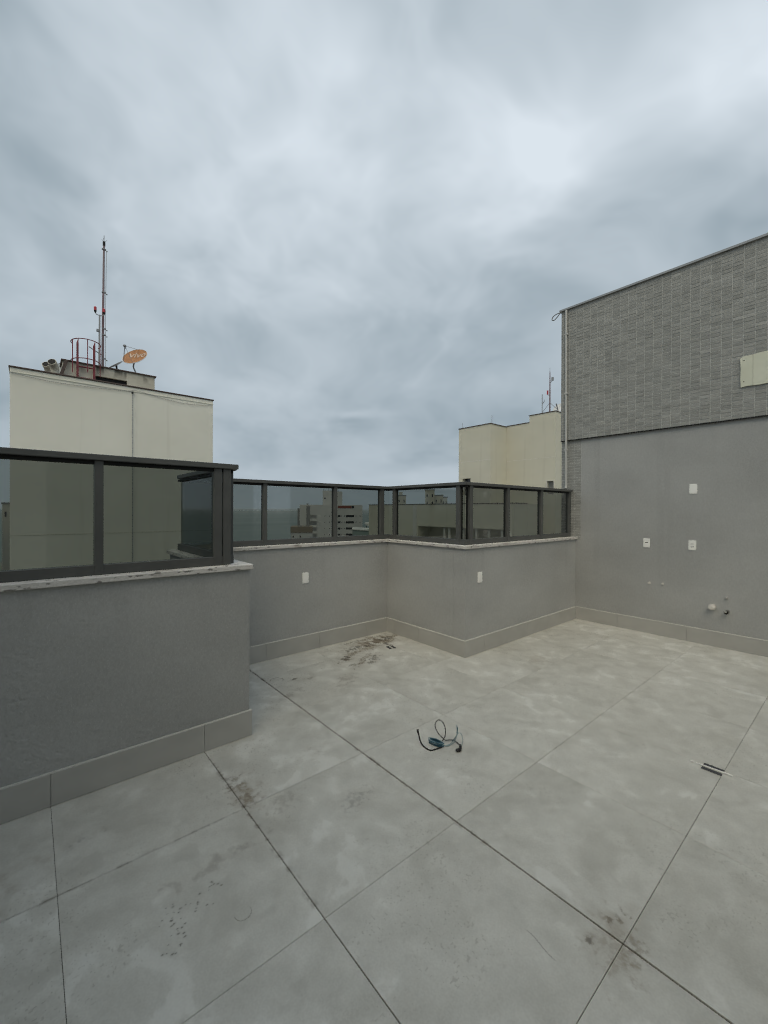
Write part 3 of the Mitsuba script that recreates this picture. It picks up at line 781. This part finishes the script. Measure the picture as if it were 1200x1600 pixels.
obj(f"{k}__brace", rod([1.55, LY + 0.5, 7.16], [1.95, LY + 0.6, 6.98], 0.018, 5), "m_galv", 60)


def dish(label, c, n, roll, ra, rb, mat, back, sag=0.16):
    k = thing("satellite_dish", label, "satellite dish")
    n = np.asarray(n, float) / np.linalg.norm(n)
    u = np.cross([0, 0, 1.0], n)
    u /= np.linalg.norm(u)
    v = np.cross(n, u)
    cr, sr = math.cos(roll), math.sin(roll)
    u, v = u * cr + v * sr, v * cr - u * sr

    def put(a, b, w):
        return np.asarray(c) + np.outer(a, u) + np.outer(b, v) + np.outer(w, n)

    R, S = 8, 28
    outer, faces = [], []
    for side, off in ((0, 0.0), (1, -0.012)):
        for i in range(R + 1):
            r = i / R
            for j in range(S):
                t = 2 * math.pi * j / S
                outer.append((r * ra * math.cos(t), r * rb * math.sin(t), sag * ra * (r * r - 1) + off))
    M = (R + 1) * S
    for side in (0, 1):
        for i in range(R):
            for j in range(S):
                a0, a1, b0, b1 = side * M + i * S + j, side * M + i * S + (j + 1) % S, side * M + (i + 1) * S + j, side * M + (i + 1) * S + (j + 1) % S
                faces += [[a0, b0, b1], [a0, b1, a1]] if side == 0 else [[a0, b1, b0], [a0, a1, b1]]
    for j in range(S):
        a0, a1 = R * S + j, R * S + (j + 1) % S
        faces += [[a0, M + a0, M + a1], [a0, M + a1, a1]]
    o = np.array(outer)
    obj(f"{k}__reflector", trimesh.Trimesh(put(o[:, 0], o[:, 1], o[:, 2]), np.array(faces), process=False), mat, 50)
    rim = [(ra * math.cos(t), rb * math.sin(t), 0.0) for t in np.linspace(0, 2 * math.pi, 41)]
    rim = np.array(rim)
    obj(f"{k}__rim", tube(put(rim[:, 0], rim[:, 1], rim[:, 2]), 0.011, 5), back, 60)
    return k, put, n


toward = -np.array([0.16, 0.97, 0.30])
dc = np.array([2.90, 17.3, 7.12])
nn = 0.52 * toward + 0.66 * (np.array([0, 0, 0.93]) - 0.52 * np.array([0.99, -0.16, 0]))
k, put, nn = dish("orange satellite dish with white lettering on the left tower roof", dc, nn, 0.0, 0.43, 0.43, "m_orange", "m_dish_white")
tm = meshkit.text_mesh("vivo", 0.185, 0.004, bold=True)
tv = np.array(tm.vertices)
tv[:, 0] -= (tv[:, 0].min() + tv[:, 0].max()) / 2
tv[:, 0] *= 1.25
tv[:, 1] = (tv[:, 1] - 0.055) * 1.25
rr2 = (tv[:, 0] ** 2 + tv[:, 1] ** 2) / 0.43 ** 2
obj(f"{k}__lettering", trimesh.Trimesh(put(tv[:, 0] + 0.04, tv[:, 1] + 0.09, 0.16 * 0.43 * ((tv[:, 0] + 0.04) ** 2 + (tv[:, 1] + 0.09) ** 2) / 0.43 ** 2 - 0.16 * 0.43 + 0.006 + tv[:, 2]), tm.faces, process=False), "m_faded_print")
lnb = np.array([2.535, 16.95, 7.30])
obj(f"{k}__feed_arm", cat(rod(put([-0.30], [-0.28], [0.0])[0], lnb, 0.013, 5), rod(put([-0.02], [0.40], [0.0])[0], lnb, 0.007, 4), rod(put([0.1], [-0.42], [0.0])[0], lnb, 0.007, 4)), "m_galv")
obj(f"{k}__feed_horn", cat(ball(lnb, [0.055, 0.05, 0.045], 2), rod(lnb, lnb + [0.03, 0.0, -0.09], 0.022, 6)), "m_galv", 40)
obj(f"{k}__mount", tube(spline([put([0], [0], [-0.09])[0], [2.88, 17.45, 6.80], [2.93, 17.42, 6.62], [2.97, 17.40, 6.44]], 5), 0.024, 6), "m_galv", 50)
k, put2, n2 = dish("white satellite dish seen edge on, left of the orange dish", [2.33, 17.4, 6.72], [-0.62, -0.10, 0.80], 0.0, 0.24, 0.24, "m_dish_white", "m_galv", 0.12)
obj(f"{k}__mount", cat(rod(put2([0], [0], [-0.03])[0], [2.38, 17.4, 6.45], 0.03, 6), box([2.30, 17.3, 6.44], [2.50, 17.5, 6.50])), "m_dark")
k, put3, n3 = dish("pale grey satellite dish behind the left end of the roof house", [0.90, 17.75, 6.33], [-0.25, -0.9, 0.35], 0.0, 0.24, 0.27, "m_grey_dish", "m_galv", 0.14)
obj(f"{k}__mount", rod(put3([0], [0], [-0.05])[0], [0.95, 17.9, 5.70], 0.025, 6), "m_galv")
k = thing("roof_brace", "dark diagonal bar leaning on the left end of the roof house", "brace")
obj(k, box([-0.045, -0.03, 0], [0.045, 0.03, 0.70]), "m_coping_dark", to_world=T().translate([0.74, 16.92, 5.75]).rotate([0, 1, 0], 15))


def vent(label, pts, r):
    k = thing("vent_pipe", label, "pipe")
    p = spline(pts, 6)
    obj(k, tube(p, r, 14), "m_grimy", 50)
    d = p[-1] - p[-2]
    d /= np.linalg.norm(d)
    obj(f"{k}__mouth", rod(p[-1] - d * 0.02, p[-1] + d * 0.006, r * 0.86, 14), "m_dark", 50)  # near-black disc on the closed end, painting the shade inside the pipe


vent("bent pale vent pipe with shade painted mouth at the left end of the tower roof", [[0.63, 16.7, 5.70], [0.62, 16.7, 5.95], [0.59, 16.62, 6.08], [0.535, 16.48, 6.16]], 0.115)
vent("second vent pipe mostly hidden behind the first on the tower roof", [[0.50, 17.1, 5.70], [0.48, 17.1, 5.98], [0.45, 17.02, 6.10], [0.40, 16.92, 6.17]], 0.11)

# ------------------------------------------------------------------ cream block behind the right railing
k = thing("cream_block", "stepped cream apartment block beyond the right railing, beside the tiled wall", "building")
G = -56.0
obj(f"{k}__wall", carved([24.0, 17.06, G], [34.0, 19.80, 7.55], [([23.9, 18.72, 2.7], [24.35, 19.46, 3.92])]), "m_cream_ochre")
obj(f"{k}__wall", box([25.91, 15.267, G], [34.0, 17.059, 7.59], 0.005), "m_cream_ochre")
obj(f"{k}__wall", carved([25.91, 13.41, G], [34.0, 15.266, 8.05], [([25.8, 13.50, 2.7], [26.2, 13.97, 3.56])]), "m_cream_ochre")
obj(f"{k}__coping", cat(box([23.96, 17.02, 7.551], [34.0, 19.84, 7.60]), ), "m_coping_dark")
obj(f"{k}__coping", box([25.87, 15.30, 7.591], [33.9, 17.019, 7.635]), "m_coping_dark")
obj(f"{k}__coping", box([25.87, 13.37, 8.051], [34.0, 15.299, 8.095]), "m_coping_dark")
for y0, y1, xx in ((17.03, 19.83, 24.0), (15.27, 17.02, 25.91), (13.39, 15.265, 25.91)):
    obj(f"{k}__floor_band", box([xx - 0.012, y0, 5.10], [xx + 0.05, y1, 5.125]), "m_pvc")
w = obj(f"{k}__window", box([24.33, 18.722, 2.701], [24.34, 19.458, 3.919]), "m_window")
w = obj(f"{k}__window", cat(box([25.86, 13.455, 2.66], [26.0, 13.50, 3.60]), box([25.86, 13.97, 2.66], [26.0, 14.015, 3.60]), box([25.86, 13.5001, 3.5601], [26.0, 13.9699, 3.60])), "m_facade_light")
obj(f"{w}__pane", box([26.10, 13.502, 2.702], [26.12, 13.968, 3.558]), "m_facade_dark")
# lower wing with a recessed balcony
WXX, WY = 22.5, 14.26
obj(f"{k}__lower_wing", carved([WXX, WY, G], [23.99, 28.5, 2.06], [([22.4, WY + 0.45, -2.6], [23.70, 22.49, 0.43])]), "m_cream_ochre")
obj(f"{k}__lower_wing__side", box([24.0, WY + 0.0, G], [34.0, 17.05, 2.05]), "m_cream_ochre")
obj(f"{k}__lower_wing__coping", box([WXX - 0.04, WY - 0.04, 2.061], [23.98, 28.54, 2.10]), "m_coping_dark")
obj(f"{k}__lower_wing__ledge", box([WXX - 0.05, 22.6, -0.5], [WXX + 0.05, 23.0, 2.0]), "m_facade_light")
for y in (15.2, 16.2, 17.2, 18.3, 19.55, 20.0):
    obj(f"{k}__lower_wing__column", box([WXX + 0.15, y - 0.07, -2.6], [WXX + 0.30, y + 0.07, 0.429]), "m_facade_light")
obj(f"{k}__lower_wing__balcony_rail", box([WXX + 0.05, WY + 0.46, -2.6], [WXX + 0.12, 22.48, -0.62]), "m_cream_ochre")
k = thing("antenna_mast", "pinkish antenna mast with red lamp on the right cream block", "antenna mast")
obj(f"{k}__pole", tube([[26.9, 14.34, 8.0], [26.9, 14.34, 9.7], [26.9, 14.345, 11.05]], [0.055, 0.05, 0.03], 6), "m_mast", 40)
obj(f"{k}__lightning_tip", rod([26.9, 14.345, 11.0], [26.9, 14.345, 11.3], 0.012, 4), "m_galv")
obj(f"{k}__lamp", cat(rod([26.9, 14.50, 9.53], [26.9, 14.50, 9.80], 0.055, 8)), "m_lamp_red", 40)
obj(f"{k}__lamp_arm", cat(rod([26.9, 14.50, 9.50], [26.9, 14.34, 9.45], 0.02, 4)), "m_galv")
obj(f"{k}__camera", cat(box([26.84, 14.10, 10.40], [26.96, 14.22, 10.62]), rod([26.9, 14.34, 10.25], [26.9, 14.16, 10.42], 0.02, 4)), "m_galv")
for s in (-1, 1):
    obj(f"{k}__guy", rod([26.9, 14.34, 8.95], [26.9, 14.34 + s * 0.62, 8.30], 0.016, 4), "m_galv")
k = thing("antenna_pole", "short thin pole with a small aerial on the right cream block", "antenna")
obj(k, cat(rod([26.9, 14.895, 8.0], [26.9, 14.895, 9.62], 0.028, 5), rod([26.9, 14.895, 8.92], [26.9, 14.72, 9.15], 0.018, 4), rod([26.9, 14.78, 9.0], [26.9, 14.70, 9.22], 0.014, 4)), "m_galv")
k, put4, n4 = dish("pale satellite dish at the right end of the cream block roof", [27.0, 13.72, 8.50], [-0.8, 0.05, 0.6], 0.0, 0.42, 0.42, "m_dish_white", "m_dish_white", 0.14)
obj(f"{k}__mount", rod([27.0, 13.72, 8.0], [26.6, 13.74, 8.72], 0.04, 5), "m_galv")
for (x, y, h0, h1), lab in zip(((24.3, 19.72, 7.6, 8.05), (24.3, 17.15, 7.6, 8.20)), ("thin lightning rod at the left corner of the right cream block", "thin lightning rod at the projecting corner of the right cream block")):
    k = thing("lightning_rod", lab, "lightning rod")
    obj(k, rod([x, y, h0], [x, y, h1], 0.016, 4), "m_galv")

# ------------------------------------------------------------------ buildings farther off
def far_block(key, deg, dist, turn=0.0):
    return polar(deg, dist, turn)


def windows(k, to, xs, zs, w, h, y=-0.02, mat="m_window"):
    for x in xs:
        for z in zs:
            obj(f"{k}__window", box([x - w / 2, y - 0.06, z - h / 2], [x + w / 2, y + 0.1, z + h / 2]), mat, to_world=to)


# grey apartment block near the sea, 205 m off
to = polar(56.83, 205.0)
s = 0.316
lx = lambda u: (u - 518) * s
lz = lambda v: 1.62 - (v - 797.3) * s
k = thing("apartment_block", "grey apartment block near the sea with rows of windows, seen through the back railing", "building")
niches = [([lx(486), -0.5, lz(805.6 + 9.6 * i + 5.6)], [lx(495.5), 1.5, lz(805.6 + 9.6 * i)]) for i in range(7)]
logg = [([lx(540.5), -0.5, lz(805.2 + 9.6 * i + 3.6)], [lx(553.2), 1.2, lz(805.2 + 9.6 * i)]) for i in range(7)]
obj(f"{k}__wall", carved([lx(470), 0, G], [lx(566), 16, lz(789.6)], niches + logg), "m_facade_grey", to_world=to)
obj(f"{k}__pilaster", box([lx(474), -0.25, G], [lx(480), -0.001, lz(790.5)]), "m_facade_light", to_world=to)
obj(f"{k}__dark_strip", box([lx(480.2), -0.10, G], [lx(485.8), -0.001, lz(791)]), "m_facade_dark", to_world=to)
obj(f"{k}__side_wing", box([lx(465.5), 5, G], [lx(469.9), 15, lz(795)]), "m_facade_dark", to_world=to)
obj(f"{k}__roof_band", box([lx(528), -0.15, lz(794.6)], [lx(549), -0.001, lz(791.2)]), "m_red_band", to_world=to)
obj(f"{k}__roof_vent", box([lx(549.3), -0.15, lz(794.6)], [lx(553), -0.001, lz(791.2)]), "m_window", to_world=to)
for i in range(6):
    obj(f"{k}__balcony", box([lx(486.1), -1.0, lz(814.6 + 9.6 * i)], [lx(495.4), -0.001, lz(811.6 + 9.6 * i)]), "m_facade_light", to_world=to)
rowz = [lz(806.8 + 9.6 * i) for i in range(6)]
windows(k, to, [lx(508), lx(515.2)], rowz, 0.42, 0.42)
windows(k, to, [lx(530)], rowz, 1.3, 0.95)
windows(k, to, [lx(534), lx(538), lx(556), lx(562)], rowz, 0.42, 0.42)
for i in range(6):
    obj(f"{k}__window", box([lx(540.6), 1.15, lz(808.6 + 9.6 * i)], [lx(553.1), 1.19, lz(805.3 + 9.6 * i)]), "m_window", to_world=to)
obj(f"{k}__stair_tower", cat(box([lx(504.5), 5, lz(789.6)], [lx(522), 12, lz(766.8)]), box([lx(522), 4.2, lz(789.6)], [lx(535), 12, lz(768.2)])), "m_facade_grey", to_world=to)
obj(f"{k}__stair_tower__window", box([lx(507), 4.9, lz(780.5)], [lx(509), 5.05, lz(778)]), "m_window", to_world=to)
obj(f"{k}__stair_tower__aerials", cat(*[rod([lx(u), 8, lz(768)], [lx(u), 8, lz(v)], 0.09, 4) for u, v in ((506, 763.5), (513, 761.5), (519, 763), (529, 765))]), "m_galv", to_world=to)
obj(f"{k}__roof_tank", box([lx(480), 2, lz(789.6)], [lx(482.5), 4, lz(787.6)]), "m_facade_dark", to_world=to)

to = polar(60.6, 172.0)
s2 = 0.268
k = thing("low_building", "low pale building with brown parapet left of the grey apartment block", "building")
lx = lambda u: (u - 456) * s2
lz = lambda v: 1.62 - (v - 797.5) * s2
obj(f"{k}__wall", box([lx(438), 0, G], [lx(470), 14, lz(832.2)]), "m_facade_grey", to_world=to)
obj(f"{k}__roof", box([lx(437.5), -0.3, lz(832.1)], [lx(470.3), 14, lz(823.3)]), "m_brown_roof", to_world=to)
obj(f"{k}__roof__rubble", cat(*[box([lx(u), 1, lz(823.3)], [lx(u + 1.6), 2.5, lz(v)]) for u, v in ((448, 822), (452, 821.4), (457, 822), (460, 821), (463, 820.2))]), "m_facade_dark", to_world=to)
obj(f"{k}__aerial", cat(rod([lx(449), 3, lz(823)], [lx(449), 3, lz(813)], 0.05, 4), rod([lx(451), 3, lz(823)], [lx(451), 3, lz(815)], 0.05, 4)), "m_galv", to_world=to)
windows(k, to, [lx(436.5 + 5), lx(452)], [lz(838), lz(846)], 0.5, 0.7)

to = polar(52.1, 125.0)
s3 = 0.192
k = thing("green_roof_building", "low building with pale green metal roof right of the grey apartment block", "building")
lx = lambda u: (u - 574) * s3
lz = lambda v: 1.62 - (v - 797.8) * s3
obj(f"{k}__wall", box([lx(553), 0, G], [lx(612), 14, lz(828.6)]), "m_green_roof", to_world=to)
v = np.array([[lx(552), -0.4, lz(827.5)], [lx(613), -0.4, lz(831.6)], [lx(613), 7, lz(829.6)], [lx(552), 7, lz(825.5)]])
v = np.vstack([v, v - [0, 0, 0.22]])
obj(f"{k}__roof", trimesh.convex.convex_hull(v), "m_facade_light", to_world=to)
obj(f"{k}__canopy", trimesh.convex.convex_hull(np.array([[lx(571), 8, lz(820.0)], [lx(612), 8, lz(820.5)], [lx(612), 15, lz(819.0)], [lx(574), 15, lz(819.0)], [lx(577), 8, lz(824.5)], [lx(612), 8, lz(824.5)]])), "m_facade_light", to_world=to)
obj(f"{k}__post", cat(*[box([lx(u), 8.2, lz(829)], [lx(u + 1.0), 8.5, lz(824.4)]) for u in (574, 581, 588)]), "m_dark", to_world=to)

to = polar(51.2, 330.0)
k = thing("dark_tower", "thin dark tower with wider top beyond the green roof", "building")
s4 = 0.508
lx = lambda u: (u - 588.5) * s4
lz = lambda v: 1.62 - (v - 797.7) * s4
obj(f"{k}__shaft", box([lx(586.6), 0, G], [lx(592), 3, lz(804)]), "m_facade_dark", to_world=to)
obj(f"{k}__head", box([lx(584.8), -0.5, lz(804)], [lx(594), 3.5, lz(799.4)]), "m_facade_dark", to_world=to)
windows(k, to, [lx(589)], [lz(808), lz(812), lz(816)], 1.0, 0.9)


def skyline(key, label, deg, dist, w, d, top, mat, extra=()):
    to = polar(deg, dist)
    k = thing(key, label, "building")
    obj(f"{k}__wall", box([-w / 2, 0, G], [w / 2, d, top]), mat, to_world=to)
    obj(f"{k}__roof", box([-w / 2 - 0.15, -0.15, top + 0.002], [w / 2 + 0.15, d + 0.15, top + 0.35]), "m_facade_dark", to_world=to)
    for x0, x1, z1 in extra:
        obj(f"{k}__roof_house", box([x0, 1, top + 0.36], [x1, d - 1, z1]), mat, to_world=to)
    nf = int(min(5, (top - 0) // 3.0)) + 1
    windows(k, to, [-w * 0.28, w * 0.28], [top - 2.2 - 3.0 * i for i in range(nf)], w * 0.12, 1.1)
    return k


def ang(u):
    return math.degrees(YAW) - math.degrees(math.atan((u - 600) / 652.6))


skyline("distant_block", "distant cream block just right of the back corner of the railing", ang(627.5), 180, 3.7, 6, 1.62 + 22.3 * 0.276, "m_far_cream", [(-1.2, 0.4, 9.5)])
skyline("distant_tower", "distant cream tower, tallest behind the single glass pane", ang(671.5), 170, 3.75, 6, 1.62 + 31 * 0.262, "m_far_cream")
skyline("distant_block", "distant cream block stepping down right of the tallest far tower", ang(685.5), 175, 3.6, 6, 1.62 + 22.5 * 0.27, "m_far_cream", [(0.6, 1.6, 8.2)])
skyline("distant_block", "smallest distant cream block, right of the far stepped block", ang(695), 190, 2.2, 5, 1.62 + 19.5 * 0.295, "m_facade_grey")

skyline("low_house", "low house roof near the shore, leftmost below the back railing panes", ang(371), 610, 9, 14, -46.5, "m_brown_roof")
skyline("low_house", "low pale house by the shore, just right of the leftmost roof", ang(381), 640, 8, 14, -47.5, "m_facade_grey")

# dark balconied tower at the left edge, seen through the first pane
to = polar(93.2, 74.0)
k = thing("balcony_tower", "dark tower with stacked balconies at the left edge, seen through the glass", "building")
obj(f"{k}__wall", box([-9, 0.8, G], [0.55, 12, 0.9]), "m_facade_dark", to_world=to)
obj(f"{k}__corner", box([0.0, 0.0, G], [0.95, 12, 0.72]), "m_window", to_world=to)
for i in range(12):
    z = 0.55 - i * 0.95
    obj(f"{k}__balcony", box([-9, -0.5, z - 0.42], [-0.02, 0.79, z], 0.01), "m_facade_grey", to_world=to)
skyline("far_house", "far cream building rising behind the dark balconied tower at the left edge", 91.5, 120, 2.4, 6, 2.6, "m_far_cream")
skyline("far_house", "grey far building mostly outside the left edge of the picture", 95.0, 110, 6, 6, 2.3, "m_facade_grey")
